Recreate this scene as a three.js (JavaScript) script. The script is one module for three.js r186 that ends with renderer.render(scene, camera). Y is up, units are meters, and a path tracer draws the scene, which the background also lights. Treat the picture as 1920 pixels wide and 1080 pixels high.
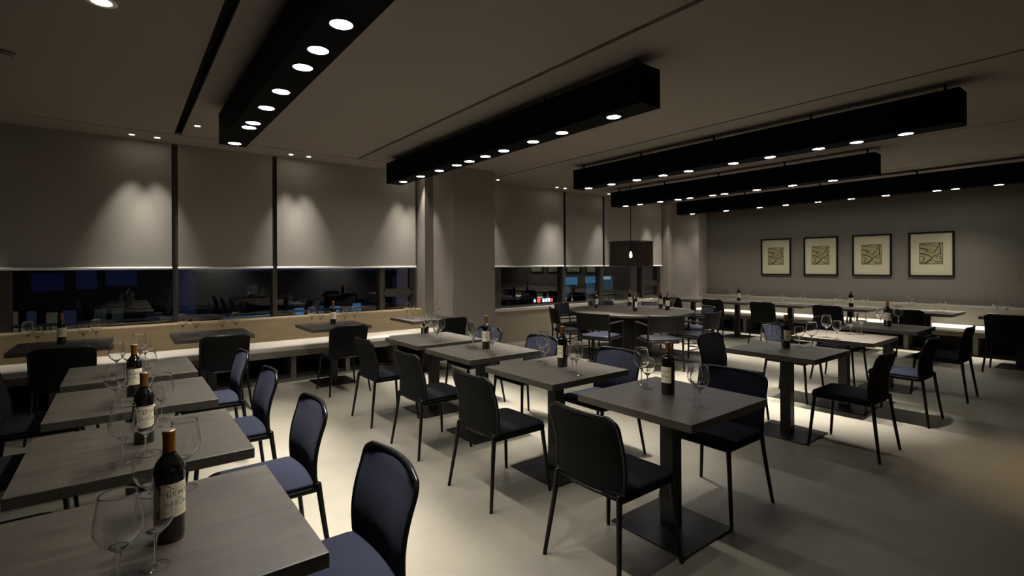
import * as THREE from 'three';
import { RoundedBoxGeometry } from 'three/addons/geometries/RoundedBoxGeometry.js';
import { mergeGeometries } from 'three/addons/utils/BufferGeometryUtils.js';

// ------------------------------------------------------------------ camera, sky, exposure
const scene = new THREE.Scene();
const camera = new THREE.PerspectiveCamera(60.15, 1920 / 1080, 0.05, 200);
camera.position.set(0, 1.49, 0);
camera.rotation.order = 'YXZ';
camera.rotation.set(0, -0.6496, -0.0047);
camera.setViewOffset(1920, 1080, 21, 40.6, 1920, 1080);      // a shifted lens: verticals stay upright
scene.background = new THREE.Color(0.0035, 0.0052, 0.015);  // night sky over the street
const renderer = new THREE.WebGLRenderer({ antialias: true });
renderer.toneMapping = THREE.LinearToneMapping;
renderer.toneMappingExposure = 1.0;
renderer.shadowMap.enabled = true;
const CORE_CD = 29.0, WIDE_CD = 4.4, WIDE_ANGLE = 0.93;                      // lamps in the long black fixtures
const WASH_CD = 11.0, WASH_ANGLE = 0.44;                      // small ceiling lamps that wash the blinds
const LAMP_WHITE = new THREE.Color(1.0, 0.965, 0.905);

// ------------------------------------------------------------------ helpers
let seed = 7;
const rnd = () => { seed = (seed * 1664525 + 1013904223) >>> 0; return seed / 4294967296; };
const used = new Map();
function numbered(name) {
  const n = used.get(name) ?? 0; used.set(name, n + 1);
  return n ? name + '_' + String(n).padStart(3, '0') : name;
}
function tag(o, label, category, group, kind) {
  if (label) o.userData.label = label;
  if (category) o.userData.category = category;
  if (group) o.userData.group = group;
  if (kind) o.userData.kind = kind;
  return o;
}
function base(name, label, category, pos = [0, 0, 0], turn = 0, group) {
  const o = new THREE.Group(); o.name = numbered(name);
  o.position.set(...pos); o.rotation.y = turn; scene.add(o);
  return tag(o, label, category, group);
}
function part(name, geo, mat, parent, label) {
  const m = new THREE.Mesh(geo, mat); m.name = name; parent.add(m);
  if (label) m.userData.label = label;
  return m;
}
function struct(name, geo, mat) {
  const m = new THREE.Mesh(geo, mat); m.name = name; m.userData.kind = 'structure'; scene.add(m); return m;
}
function structGroup(name) {
  const g = new THREE.Group(); g.name = name; g.userData.kind = 'structure'; scene.add(g); return g;
}
// a box between two corners, uv in metres
function bx(x0, y0, z0, x1, y1, z1) {
  const w = x1 - x0, h = y1 - y0, d = z1 - z0, g = new THREE.BoxGeometry(w, h, d), uv = g.attributes.uv;
  const s = [[d, h], [d, h], [w, d], [w, d], [w, h], [w, h]];
  for (let f = 0; f < 6; f++) for (let k = 0; k < 4; k++) { const i = f * 4 + k; uv.setXY(i, uv.getX(i) * s[f][0], uv.getY(i) * s[f][1]); }
  return g.translate((x0 + x1) / 2, (y0 + y1) / 2, (z0 + z1) / 2);
}
// a rounded box between two corners, uv in metres (planar by main axis of the normal)
function rbx(x0, y0, z0, x1, y1, z1, r = 0.006, seg = 2) {
  const g = new RoundedBoxGeometry(x1 - x0, y1 - y0, z1 - z0, seg, r).translate((x0 + x1) / 2, (y0 + y1) / 2, (z0 + z1) / 2);
  return metreUV(g);
}
function metreUV(g) {
  const p = g.attributes.position, n = g.attributes.normal, uv = new Float32Array(p.count * 2);
  for (let i = 0; i < p.count; i++) {
    const ax = Math.abs(n.getX(i)), ay = Math.abs(n.getY(i)), az = Math.abs(n.getZ(i));
    const [a, b] = ay >= ax && ay >= az ? [p.getX(i), p.getZ(i)] : ax >= az ? [p.getZ(i), p.getY(i)] : [p.getX(i), p.getY(i)];
    uv[2 * i] = a; uv[2 * i + 1] = b;
  }
  g.setAttribute('uv', new THREE.BufferAttribute(uv, 2));
  return g;
}
const V = (x, y, z) => new THREE.Vector3(x, y, z);
// a tube through points whose radius runs from r0 to r1, ends closed
function taper(points, r0, r1, rad = 8, seg = 8) {
  const c = points.length === 2 ? new THREE.LineCurve3(points[0], points[1]) : new THREE.CatmullRomCurve3(points);
  const g = new THREE.TubeGeometry(c, seg, 1, rad, false), p = g.attributes.position, q = V();
  for (let i = 0; i <= seg; i++) {
    c.getPointAt(i / seg, q); const r = r0 + (r1 - r0) * i / seg;
    for (let j = 0; j <= rad; j++) { const k = i * (rad + 1) + j; p.setXYZ(k, q.x + (p.getX(k) - q.x) * r, q.y + (p.getY(k) - q.y) * r, q.z + (p.getZ(k) - q.z) * r); }
  }
  const caps = [[points[0], r0, 0], [points[points.length - 1], r1, 1]].map(([e, r, end]) => {
    const s = new THREE.SphereGeometry(r, rad, 4); s.scale(1, 0.7, 1); return s.translate(e.x, e.y, e.z);
  });
  return mergeGeometries([g, ...caps]);
}
function lathe(profile, seg = 32) { return new THREE.LatheGeometry(profile.map(([r, y]) => new THREE.Vector2(Math.max(r, 0.0001), y)), seg); }
// smooth curve through a lathe profile
function smooth(profile, n = 28) { return new THREE.SplineCurve(profile.map(([r, y]) => new THREE.Vector2(r, y))).getPoints(n).map((v) => [v.x, v.y]); }

// ------------------------------------------------------------------ textures
function noiseTex(w, h, f, srgb = true) {
  const d = new Uint8Array(w * h * 4);
  for (let y = 0; y < h; y++) for (let x = 0; x < w; x++) { const c = f(x / w, y / h), i = (y * w + x) * 4; for (let k = 0; k < 3; k++) d[i + k] = Math.max(0, Math.min(255, c[k] ?? c[0])); d[i + 3] = 255; }
  const t = new THREE.DataTexture(d, w, h); t.magFilter = THREE.LinearFilter; t.wrapS = t.wrapT = THREE.RepeatWrapping;
  if (srgb) t.colorSpace = THREE.SRGBColorSpace; t.needsUpdate = true; return t;
}
const G = Array.from({ length: 256 * 256 }, rnd);
function vnoise(x, y, px, py) {   // value noise that repeats after px, py cells
  const xi = Math.floor(x), yi = Math.floor(y), fx = x - xi, fy = y - yi, s = (t) => t * t * (3 - 2 * t);
  const g = (a, b) => G[(((b % py) + py) % py) * 256 + (((a % px) + px) % px)];
  const a = g(xi, yi), b = g(xi + 1, yi), c = g(xi, yi + 1), d = g(xi + 1, yi + 1), u = s(fx), v = s(fy);
  return a + (b - a) * u + (c - a) * v + (a - b - c + d) * u * v;
}
const grainTex = noiseTex(1024, 1024, (u, v) => {
  const pore = vnoise(u * 128, v * 250, 128, 250) * vnoise(u * 90, v * 220, 90, 220) > 0.74 ? 0.72 : 1;
  const n = 0.5 * vnoise(u * 5, v * 26, 5, 26) + 0.3 * vnoise(u * 12, v * 110, 12, 110) + 0.2 * vnoise(u * 60, v * 220, 60, 220);
  const k = (0.78 + 0.44 * n) * pore; return [68 * k, 62 * k, 54 * k];
});
const grainBump = noiseTex(512, 512, (u, v) => [255 * (0.6 * vnoise(u * 12, v * 110, 12, 110) + 0.4 * vnoise(u * 60, v * 230, 60, 230))], false);
const veneerTex = noiseTex(512, 512, (u, v) => {
  const n = 0.55 * vnoise(u * 3, v * 18, 3, 18) + 0.3 * vnoise(u * 8, v * 70, 8, 70) + 0.15 * vnoise(u * 40, v * 200, 40, 200);
  const k = 0.88 + 0.24 * n; return [132 * k, 114 * k, 82 * k];
});
const floorTex = noiseTex(1024, 1024, (u, v) => {
  const n = 0.5 * vnoise(u * 6, v * 6, 6, 6) + 0.25 * vnoise(u * 22, v * 22, 22, 22) + 0.15 * vnoise(u * 70, v * 70, 70, 70) + 0.1 * vnoise(u * 240, v * 240, 240, 240);
  const k = 0.93 + 0.14 * n; return [116 * k, 110 * k, 97 * k];
});
const floorRough = noiseTex(512, 512, (u, v) => [255 * (0.40 + 0.16 * (0.6 * vnoise(u * 9, v * 9, 9, 9) + 0.4 * vnoise(u * 60, v * 60, 60, 60)))], false);
const weaveBump = noiseTex(256, 256, (u, v) => [128 + 90 * Math.sin(u * 64 * 6.2832) * Math.sin(v * 64 * 6.2832) + 30 * (vnoise(u * 120, v * 120, 120, 120) - 0.5)], false);
const plasterBump = noiseTex(512, 512, (u, v) => [255 * (0.6 * vnoise(u * 40, v * 40, 40, 40) + 0.4 * vnoise(u * 160, v * 160, 160, 160))], false);
const combTex = noiseTex(256, 256, (u, v) => {   // the honeycomb louvre in front of a lamp
  const s = 13, q = 2 / Math.sqrt(3), b = v * s * q, row = Math.round(b);
  let best = 9; for (let r = row - 1; r <= row + 1; r++) { const off = (r & 1) * 0.5, c = Math.round(u * s - off) + off; best = Math.min(best, Math.hypot(u * s - c, (b - r) / q)); }
  return best > 0.40 ? [14, 14, 15] : [255, 255, 255];
});
function canvasTex(w, h, draw) {
  const c = document.createElement('canvas'); c.width = w; c.height = h; draw(c.getContext('2d'), w, h);
  const t = new THREE.CanvasTexture(c); t.colorSpace = THREE.SRGBColorSpace; return t;
}
const labelTex = canvasTex(512, 512, (g, w, h) => {
  g.fillStyle = '#f6e8c6'; g.fillRect(0, 0, w, h);
  g.fillStyle = '#3a2a1c'; g.textAlign = 'center';
  g.font = 'bold 34px serif'; [...'CHATEAU'].forEach((ch, i) => g.fillText(ch, w / 2 + (i - 3) * 44, 92));
  g.font = 'bold 92px serif'; g.fillText('LE PEY', w / 2, 190);
  let s = 3; const r = () => { s = (s * 16807) % 2147483647; return s / 2147483647; };
  for (let i = 0; i < 260; i++) {      // an engraved hill under the name
    const x = 60 + r() * 392, top = 300 - 60 * Math.exp(-(((x - 250) / 110) ** 2)) - 20 * Math.sin(x / 35), y = top + r() * (345 - top);
    const k = 120 + r() * 90; g.fillStyle = `rgba(${k},${k},${k * 0.98},0.55)`; g.beginPath(); g.ellipse(x, y, 5 + r() * 13, 3 + r() * 6, 0, 0, 7); g.fill();
  }
  g.fillStyle = '#4a3826'; g.font = '30px serif'; g.fillText('MEDOC', 170, 410); g.fillText('2007', 370, 410);
  g.fillRect(90, 436, 332, 3);
});
const printTex = canvasTex(512, 600, (g, w, h) => {    // branching black strokes on an ochre ground
  g.fillStyle = '#7d7350'; g.fillRect(0, 0, w, h); g.strokeStyle = '#14110a'; g.lineCap = 'round';
  const line = (lw, pts) => { g.lineWidth = lw * 1.5; g.beginPath(); g.moveTo(pts[0] * w, pts[1] * h); for (let i = 2; i < pts.length; i += 4) g.quadraticCurveTo(pts[i] * w, pts[i + 1] * h, pts[i + 2] * w, pts[i + 3] * h); g.stroke(); };
  g.lineWidth = 10; g.strokeRect(5, 5, w - 10, h - 10);
  line(14, [0, .22, .2, .3, .38, .36]); line(9, [0, .08, .3, .1, .62, 0]); line(16, [0, .48, .3, .5, .56, .7, .5, .8, .2, .96]);
  line(11, [.56, .7, .72, .5, 1, .52]); line(13, [.62, .46, .78, .28, .86, .02]); line(16, [.88, .2, .9, .34, .87, .5]);
  line(10, [.86, .12, .95, .1, 1, .02]); line(14, [.1, 1, .2, .84, .22, .68]); line(12, [.28, 1, .36, .86, .52, .8]);
  line(9, [.05, .3, .25, .2, .4, .36, .3, .42, .2, .4]); line(8, [.7, .64, .8, .58, .9, .66, .88, .78, .98, .8]);
  line(9, [.62, .86, .8, .9, 1, .88]); line(8, [.66, .94, .85, .95, 1, .93]); line(10, [.3, .4, .5, .56, .62, .46]); line(8, [0, .66, .12, .6, .2, .66]); line(8, [0, .84, .08, .9, .04, 1]);
  line(7, [.1, .02, .3, .16, .5, .12, .6, .2, .7, .12]); line(7, [.45, .28, .5, .4, .62, .46]); line(7, [.56, .56, .7, .6, .78, .72]); line(6, [.04, .56, .18, .52, .3, .6]); line(7, [.36, .9, .44, .96, .42, 1]); line(6, [.93, .56, .86, .7, .98, .74]);
});

// ------------------------------------------------------------------ materials
const std = (o) => new THREE.MeshStandardMaterial(o), phy = (o) => new THREE.MeshPhysicalMaterial(o);
const lin = (r, g, b) => new THREE.Color().setRGB(r, g, b);
const rep = (t, x, y = x) => { const c = t.clone(); c.repeat.set(x, y); c.needsUpdate = true; return c; };
const M = {
  floor: std({ map: rep(floorTex, 1 / 3), roughnessMap: rep(floorRough, 1 / 2.2), roughness: 1, metalness: 0 }),
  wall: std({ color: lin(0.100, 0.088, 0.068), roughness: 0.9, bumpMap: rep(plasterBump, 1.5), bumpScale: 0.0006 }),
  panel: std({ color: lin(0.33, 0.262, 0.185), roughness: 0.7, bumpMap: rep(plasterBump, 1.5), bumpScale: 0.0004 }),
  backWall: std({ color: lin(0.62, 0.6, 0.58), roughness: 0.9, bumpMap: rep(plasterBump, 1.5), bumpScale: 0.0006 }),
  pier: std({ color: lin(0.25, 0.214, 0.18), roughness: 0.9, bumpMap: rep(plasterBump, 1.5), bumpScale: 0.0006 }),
  ceiling: std({ color: lin(0.275, 0.235, 0.208), roughness: 0.92, bumpMap: rep(plasterBump, 1.2), bumpScale: 0.0004 }),
  dark: std({ color: lin(0.006, 0.006, 0.006), roughness: 0.9 }),
  blind: std({ color: lin(0.315, 0.285, 0.24), roughness: 0.95, bumpMap: rep(weaveBump, 6), bumpScale: 0.0003 }),
  hem: std({ color: lin(0.84, 0.82, 0.78), roughness: 0.3 }),
  frame: std({ color: lin(0.085, 0.075, 0.062), roughness: 0.5, metalness: 0.4 }),
  sill: std({ color: lin(0.62, 0.58, 0.50), roughness: 0.5 }),
  glass: phy({ color: lin(0.84, 0.91, 1.0), roughness: 0, transmission: 1, thickness: 0, ior: 2.4 }),
  wood: std({ map: rep(grainTex, 1.1), bumpMap: rep(grainBump, 1.1), bumpScale: 0.0004, roughness: 0.4 }),
  woodTurned: null,
  blackSteel: std({ color: lin(0.008, 0.0077, 0.0073), roughness: 0.4, metalness: 0.5 }),
  postSteel: std({ color: lin(0.017, 0.0155, 0.014), roughness: 0.45, metalness: 0.3 }),
  chairFrame: phy({ color: lin(0.004, 0.004, 0.0042), roughness: 0.3, specularIntensity: 0.45 }),
  leather: phy({ color: lin(0.0058, 0.0057, 0.0054), roughness: 0.6, specularIntensity: 0.1 }),
  navy: phy({ color: lin(0.0055, 0.0066, 0.0150), roughness: 0.9, specularIntensity: 0.4, sheen: 0.04, sheenColor: lin(0.30, 0.34, 0.6), sheenRoughness: 0.5, bumpMap: rep(weaveBump, 10), bumpScale: 0.0005 }),
  seatBlack: phy({ color: lin(0.005, 0.005, 0.0065), roughness: 0.9, specularIntensity: 0.3, sheen: 0.05, sheenColor: lin(0.3, 0.32, 0.4), sheenRoughness: 0.5, bumpMap: rep(weaveBump, 10), bumpScale: 0.0005 }),
  darkWood: phy({ color: lin(0.010, 0.0088, 0.0076), roughness: 0.42, specularIntensity: 0.5 }),
  pedestal: std({ color: lin(0.032, 0.029, 0.025), roughness: 0.5 }),
  padGrey: phy({ color: lin(0.016, 0.016, 0.018), roughness: 0.5, specularIntensity: 0.4 }),
  padLeather: phy({ color: lin(0.016, 0.017, 0.027), roughness: 0.5, specularIntensity: 0.45 }),
  backLeather: phy({ color: lin(0.010, 0.0095, 0.0092), roughness: 0.5, specularIntensity: 0.4 }),
  housing: phy({ color: lin(0.0025, 0.0025, 0.0025), roughness: 0.7, specularIntensity: 0.12 }),
  trimRing: phy({ color: lin(0.004, 0.004, 0.004), roughness: 0.5, specularIntensity: 0.3 }),
  lens: std({ color: lin(0.6, 0.6, 0.6), emissive: lin(1, 0.98, 0.94), emissiveMap: combTex, emissiveIntensity: 90, roughness: 0.4 }),
  lensSmall: std({ color: lin(0.6, 0.6, 0.6), emissive: lin(1, 0.95, 0.86), emissiveIntensity: 30, roughness: 0.4 }),
  bench: std({ map: rep(veneerTex, 0.8), roughness: 0.6 }),
  benchOlive: std({ color: lin(0.13, 0.115, 0.082), roughness: 0.65 }),
  benchSeat: std({ color: lin(0.58, 0.52, 0.43), roughness: 0.6 }),
  benchFrame: std({ color: lin(0.17, 0.145, 0.115), roughness: 0.6 }),
  benchLeg: std({ color: lin(0.16, 0.14, 0.12), roughness: 0.55 }),
  recess: std({ color: lin(0.03, 0.026, 0.021), roughness: 0.8 }),
  bowl: phy({ color: lin(0.985, 0.985, 0.985), roughness: 0.045, transmission: 1, thickness: 0, ior: 1.8 }),
  crystalBowl: phy({ color: lin(1, 1, 1), roughness: 0.02, transmission: 1, thickness: 0.001, ior: 1.52 }),
  crystal: phy({ color: lin(1, 1, 1), roughness: 0.04, transmission: 1, thickness: 0.01, ior: 1.55 }),
  bottle: phy({ color: lin(0.004, 0.004, 0.0035), roughness: 0.06, clearcoat: 1, clearcoatRoughness: 0.03 }),
  capsule: std({ color: lin(0.42, 0.165, 0.032), roughness: 0.34, metalness: 0.65 }),
  capsuleTop: std({ color: lin(0.36, 0.36, 0.34), roughness: 0.3, metalness: 0.8 }),
  paper: std({ map: labelTex, roughness: 0.75 }),
  print: std({ map: printTex, roughness: 0.85 }),
  mat: std({ color: lin(0.33, 0.305, 0.2), roughness: 0.9 }),
  pictureFrame: phy({ color: lin(0.004, 0.004, 0.004), roughness: 0.55, specularIntensity: 0.2 }),
  shade: phy({ color: lin(0.16, 0.145, 0.13), roughness: 0.1, transmission: 0.93, thickness: 0, ior: 1.1 }),
  bulb: std({ color: lin(1, 0.8, 0.5), emissive: lin(1, 0.7, 0.36), emissiveIntensity: 30 }),
  plate: std({ color: lin(0.10, 0.088, 0.072), roughness: 0.5 }),
  asphalt: std({ color: lin(0.02, 0.02, 0.022), roughness: 0.9 }),
  facadeA: std({ color: lin(0.05, 0.055, 0.075), roughness: 0.85 }),
  facadeB: std({ color: lin(0.022, 0.026, 0.04), roughness: 0.85 }),
  rail: std({ color: lin(0.5, 0.5, 0.5), roughness: 0.35, metalness: 0.7 }),
};
const glow = (r, g, b, k = 1) => std({ color: lin(0.05, 0.05, 0.05), emissive: lin(r, g, b), emissiveIntensity: k, roughness: 0.6 });

// ------------------------------------------------------------------ the room
const CEIL = 3.08, ZW = -7.62, XE = 11.5, XL = -3.0, ZB = 9.0;
struct('floor', bx(XL - 0.3, -0.12, ZW - 0.3, XE + 0.3, 0, ZB + 0.3), M.floor);
// ceiling: plaster panels hung under a dark void, open joints between them
{
  const c = structGroup('ceiling');
  part('ceiling_void', bx(XL - 0.3, CEIL + 0.12, ZW - 0.4, XE + 0.3, CEIL + 0.22, ZB + 0.3), M.dark, c);
  const joints = [[0.525, 0.075], [2.76, 0.045], [5.33, 0.036], [7.86, 0.03], [10.26, 0.024]];
  let x = XL - 0.3;
  for (const [jx, w] of [...joints, [XE + 0.3, 0]]) {
    part('ceiling_panel', bx(x, CEIL, -7.06, jx - w / 2, CEIL + 0.03, ZB + 0.3), M.ceiling, c);
    x = jx + w / 2;
  }
  part('ceiling_panel', bx(XL - 0.3, CEIL, ZW - 0.3, XE + 0.3, CEIL + 0.03, -7.08), M.ceiling, c);
}
// window wall: low wall, piers, head
{
  const w = structGroup('wall_window');
  const low = (a, b) => part('low_wall', bx(a, 0, ZW - 0.28, b, 0.61, ZW), M.panel, w);
  low(-1.22, 4.0); low(4.98, 10.93);
  part('pier', bx(XL - 0.3, 0, ZW - 0.28, -1.22, CEIL + 0.1, ZW), M.pier, w);
  part('pier', bx(4.0, 0, ZW - 0.28, 4.16, CEIL + 0.1, -7.35), M.pier, w);
  part('pier', bx(10.93, 0, ZW - 0.28, 11.14, CEIL + 0.1, -7.42), M.pier, w);
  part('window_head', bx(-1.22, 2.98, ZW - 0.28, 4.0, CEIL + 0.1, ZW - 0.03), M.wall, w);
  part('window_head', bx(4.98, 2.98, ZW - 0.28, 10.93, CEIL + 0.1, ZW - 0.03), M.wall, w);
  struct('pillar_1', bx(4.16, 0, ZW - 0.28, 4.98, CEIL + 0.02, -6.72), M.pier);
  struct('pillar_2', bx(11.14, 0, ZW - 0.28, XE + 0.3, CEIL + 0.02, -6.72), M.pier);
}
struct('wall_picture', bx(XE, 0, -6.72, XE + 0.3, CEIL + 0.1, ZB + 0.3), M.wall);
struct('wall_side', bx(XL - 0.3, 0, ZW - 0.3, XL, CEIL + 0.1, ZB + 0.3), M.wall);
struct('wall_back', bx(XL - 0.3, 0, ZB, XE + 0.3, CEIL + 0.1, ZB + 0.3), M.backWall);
struct('trim_1', rbx(4.14, 0.1, -6.74, 4.175, 1.07, -6.705, 0.004), M.pier);   // corner guard on the pillar edge

// windows: bars, panes, sill
function makeWindow(n, x0, x1, bars, transom) {
  const w = structGroup('window_' + n), z0 = -7.80, z1 = -7.68, y0 = 0.66, y1 = 2.98;
  part('window_sill', rbx(x0, 0.61, ZW - 0.28, x1, 0.672, ZW + 0.012, 0.005), M.sill, w);
  part('window_frame', bx(x0, y0, z0, x1, y0 + 0.05, z1), M.frame, w);
  part('window_frame', bx(x0, y1 - 0.05, z0, x1, y1, z1), M.frame, w);
  for (const [a, b] of bars) part('mullion', bx(a, y0, z0, b, y1, z1 + 0.02), M.frame, w);
  for (let i = 0; i + 1 < bars.length; i++) {
    const a = bars[i][1], b = bars[i + 1][0];
    if (transom && i === transom[0]) {
      part('transom', bx(a, transom[1] - 0.03, z0, b, transom[1] + 0.03, z1 + 0.01), M.frame, w);
      for (const [p, q] of [[y0 + 0.05, transom[1] - 0.03], [transom[1] + 0.03, y1 - 0.05]]) {
        part('sash', mergeGeometries([bx(a, p, z0 + 0.02, a + 0.035, q, z1), bx(b - 0.035, p, z0 + 0.02, b, q, z1), bx(a, p, z0 + 0.02, b, p + 0.035, z1), bx(a, q - 0.035, z0 + 0.02, b, q, z1)]), M.frame, w);
        part('pane', new THREE.PlaneGeometry(b - a - 0.06, q - p - 0.06).translate((a + b) / 2, (p + q) / 2, -7.74), M.glass, w);
      }
    } else part('pane', new THREE.PlaneGeometry(b - a, y1 - y0 - 0.1).translate((a + b) / 2, (y0 + y1) / 2, -7.74), M.glass, w);
  }
  return w;
}
makeWindow(1, -1.22, 4.0, [[-1.22, -0.99], [0.51, 0.57], [1.71, 1.77], [3.34, 3.40], [3.94, 4.0]], [3, 1.06]);
makeWindow(2, 4.98, 10.93, [[4.98, 5.82], [7.47, 7.56], [8.66, 8.76], [10.2, 10.27], [10.87, 10.93]], [3, 1.05]);

// roller blinds
{
  const B = [[-1.45, 0.497, 'wide roller blind at the dark end of the window wall, third from the pillar'], [0.565, 1.693, 'narrow roller blind between two wide ones, second from the pillar'],
    [1.755, 3.955, 'wide roller blind right beside the big pillar, two light scallops on it'], [5.0, 7.445, 'wide roller blind behind the pillar, first of the three by the round table'],
    [7.51, 8.68, 'narrow roller blind, middle of the three behind the round table'], [8.745, 10.9, 'wide roller blind behind the drum pendant lamp, next to the corner']];
  for (const [a, b, label] of B) {
    const t = base('roller_blind', label, 'blind', [(a + b) / 2, 1.475, -7.595], 0, 'roller blinds on the window wall'), w = b - a;
    part('blind_fabric', bx(-w / 2, 0.02, -0.002, w / 2, CEIL - 1.475, 0.001), M.blind, t);
    part('hem_bar', new THREE.CylinderGeometry(0.0165, 0.0165, w + 0.008, 20).rotateZ(Math.PI / 2).translate(0, 0.011, 0.004), M.hem, t);
  }
}

// ------------------------------------------------------------------ benches along the two walls
function bench(label, length, supports, pos, turn, W, backMat) {       // local: along +x from 0, front towards +z, wall behind at z = 0
  const t = base('wall_bench', label, 'bench', pos, turn);
  const seat = metreUV(new RoundedBoxGeometry(length, 0.085, W.depth, 4, 0.03).translate(length / 2, 0.425, W.back + W.depth / 2));
  part('seat_cushion', seat, M.benchSeat, t);
  part('seat_frame', rbx(0, 0.31, W.back, length, 0.392, W.back + W.depth - 0.015, 0.006), M.benchFrame, t);
  const prof = new THREE.Shape(); prof.moveTo(0, 0.44); prof.lineTo(W.back + 0.012, 0.44); prof.lineTo(W.back - 0.05, 0.76);
  prof.quadraticCurveTo(W.back - 0.055, 0.79, W.back - 0.085, 0.79); prof.lineTo(0.02, 0.79); prof.quadraticCurveTo(0, 0.79, 0, 0.77); prof.lineTo(0, 0.44);
  const back = new THREE.ExtrudeGeometry(prof, { depth: length, bevelEnabled: false, curveSegments: 8 });
  back.rotateY(Math.PI / 2); back.translate(0, 0, 0); back.scale(1, 1, -1);   // profile z = shape x
  const idx = back.index; if (idx) { for (let i = 0; i < idx.count; i += 3) { const a = idx.getX(i); idx.setX(i, idx.getX(i + 1)); idx.setX(i + 1, a); } }
  else { const p = back.attributes.position; for (let i = 0; i < p.count; i += 3) for (const at of [back.attributes.position, back.attributes.normal, back.attributes.uv]) for (let k = 0; k < at.itemSize; k++) { const a = at.getComponent(i, k); at.setComponent(i, k, at.getComponent(i + 1, k)); at.setComponent(i + 1, k, a); } }
  part('backrest', metreUV(back), backMat, t);
  part('recess_panel', bx(0, 0, 0.02, length, 0.31, 0.06), M.recess, t);
  part('plinth', bx(0, 0, 0.06, length, 0.04, W.back + W.depth - 0.16), M.recess, t);
  for (const s of supports) part('support', rbx(s - 0.032, 0.0, 0.06, s + 0.032, 0.31, W.back + W.depth - 0.12, 0.004), M.benchLeg, t);
  return t;
}
bench('long beige bench with oak-look backrest running under the window blinds', 4.155 + 2.99, [1.0, 1.72, 2.40, 3.09, 3.78, 4.47 + 0.35, 5.56, 6.30, 7.0], [XL + 0.005, 0, -7.615], 0, { back: 0.2, depth: 0.52 }, M.bench);
bench('beige wall bench below the four framed prints', 8.2, [0.5, 1.2, 1.92, 2.62, 3.34, 4.05, 4.95, 5.65, 6.4, 7.1], [XE - 0.004, 0, -6.715], -Math.PI / 2, { back: 0.2, depth: 0.45 }, M.benchOlive);

// ------------------------------------------------------------------ tables
const tables = {};
function makeTable(w, d) {
  const t = new THREE.Group();
  part('tabletop', rbx(-w / 2, 0.698, -d / 2, w / 2, 0.74, d / 2, 0.003, 2), M.wood, t);
  part('post', rbx(-0.043, 0.008, -0.043, 0.043, 0.699, 0.043, 0.004), M.postSteel, t);
  part('base_plate', rbx(-0.24, 0, -0.24, 0.24, 0.009, 0.24, 0.003), M.blackSteel, t);
  part('top_bracket', rbx(-0.19, 0.688, -0.19, 0.19, 0.699, 0.19, 0.003), M.blackSteel, t);
  return t;
}
const protoTable = makeTable(0.754, 0.736), protoWallTable = makeTable(0.84, 0.75);
const ORD = ['nearest', 'second', 'third', 'last'];
const TABLES = [   // key, x, z, row, number in the row, what the table is called
  ['L1', 0.054, -1.686, 'L', 'the nearest left row table'], ['L2', 0.057, -2.639, 'L', 'the second left row table'], ['L3', 0.056, -3.616, 'L', 'the third left row table'], ['L4', 0.053, -4.57, 'L', 'the last left row table'],
  ['C1', 2.497, -1.685, 'C', 'the nearest middle row table'], ['C2', 2.532, -2.672, 'C', 'the second middle row table'], ['C3', 2.576, -3.679, 'C', 'the third middle row table'], ['C4', 2.589, -4.578, 'C', 'the last middle row table'],
  ['R1', 4.714, -1.991, 'R', 'the nearest right row table'], ['R2', 6.048, -1.989, 'R', 'the middle right row table'], ['R3', 7.394, -1.967, 'R', 'the last right row table'],
  ['W1', -0.462, -6.5, 'W', 'the leftmost window bench table'], ['W2', 0.80, -6.5, 'W', 'the second window bench table'], ['W3', 2.18, -6.49, 'W', 'the third window bench table'], ['W4', 3.53, -6.5, 'W', 'the window bench table by the pillar'],
  ['P1', 10.21, -6.29, 'P', 'the first picture wall table'], ['P2', 10.21, -5.28, 'P', 'the second picture wall table'], ['P3', 10.21, -4.24, 'P', 'the third picture wall table'], ['P4', 10.21, -3.25, 'P', 'the fourth picture wall table'], ['P5', 10.21, -2.2, 'P', 'the fifth picture wall table'], ['P6', 10.21, -1.17, 'P', 'the rightmost picture wall table'],
];
const TABLE_LABEL = {
  L1: 'square dark wood table nearest the camera, in the left row, cut by the picture edge', L2: 'dark wood table second from the front in the left row, bottle in its middle', L3: 'dark wood table third from the front in the left row', L4: 'dark wood table at the window end of the left row, without a bottle',
  C1: 'dark wood table at the front of the middle row, with a bottle and four glasses', C2: 'dark wood table second in the middle row, its bottle turned sideways', C3: 'dark wood table third in the middle row, with a bottle', C4: 'dark wood table at the pillar end of the middle row, only glasses on it',
  R1: 'dark wood table first in the right row, bottle behind a small glass', R2: 'dark wood table in the middle of the right row, four glasses and no bottle', R3: 'dark wood table last in the right row, towards the framed prints',
  W1: 'dark table leftmost along the window bench, below the widest blind, with a bottle', W2: 'dark table second along the window bench, four glasses and no bottle', W3: 'dark table third along the window bench, a bottle amid four glasses', W4: 'dark table at the end of the window bench, against the pillar',
  P1: 'dark table by the picture wall bench, deepest in the corner', P2: 'dark table by the picture wall bench with a bottle, second from the corner', P3: 'dark table by the picture wall bench, third from the corner, no bottle', P4: 'dark table by the picture wall bench with a bottle, under the third print', P5: 'dark table by the picture wall bench, under the last print, no bottle', P6: 'dark table by the picture wall bench, rightmost, cut by the picture edge',
};
const ROWGROUP = { L: 'tables of the left row', C: 'tables of the middle row', R: 'tables of the right row', W: 'tables along the window bench', P: 'tables along the picture wall bench' };
for (const [key, x, z, row, called] of TABLES) {
  const o = (row === 'P' ? protoWallTable : protoTable).clone(); o.name = numbered('dining_table'); scene.add(o);
  o.position.set(x, 0, z);
  if (row === 'R' || row === 'W') o.rotation.y = 0;
  tag(o, TABLE_LABEL[key], 'table', ROWGROUP[row]);
  tables[key] = { x, z, row, called };
}

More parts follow.
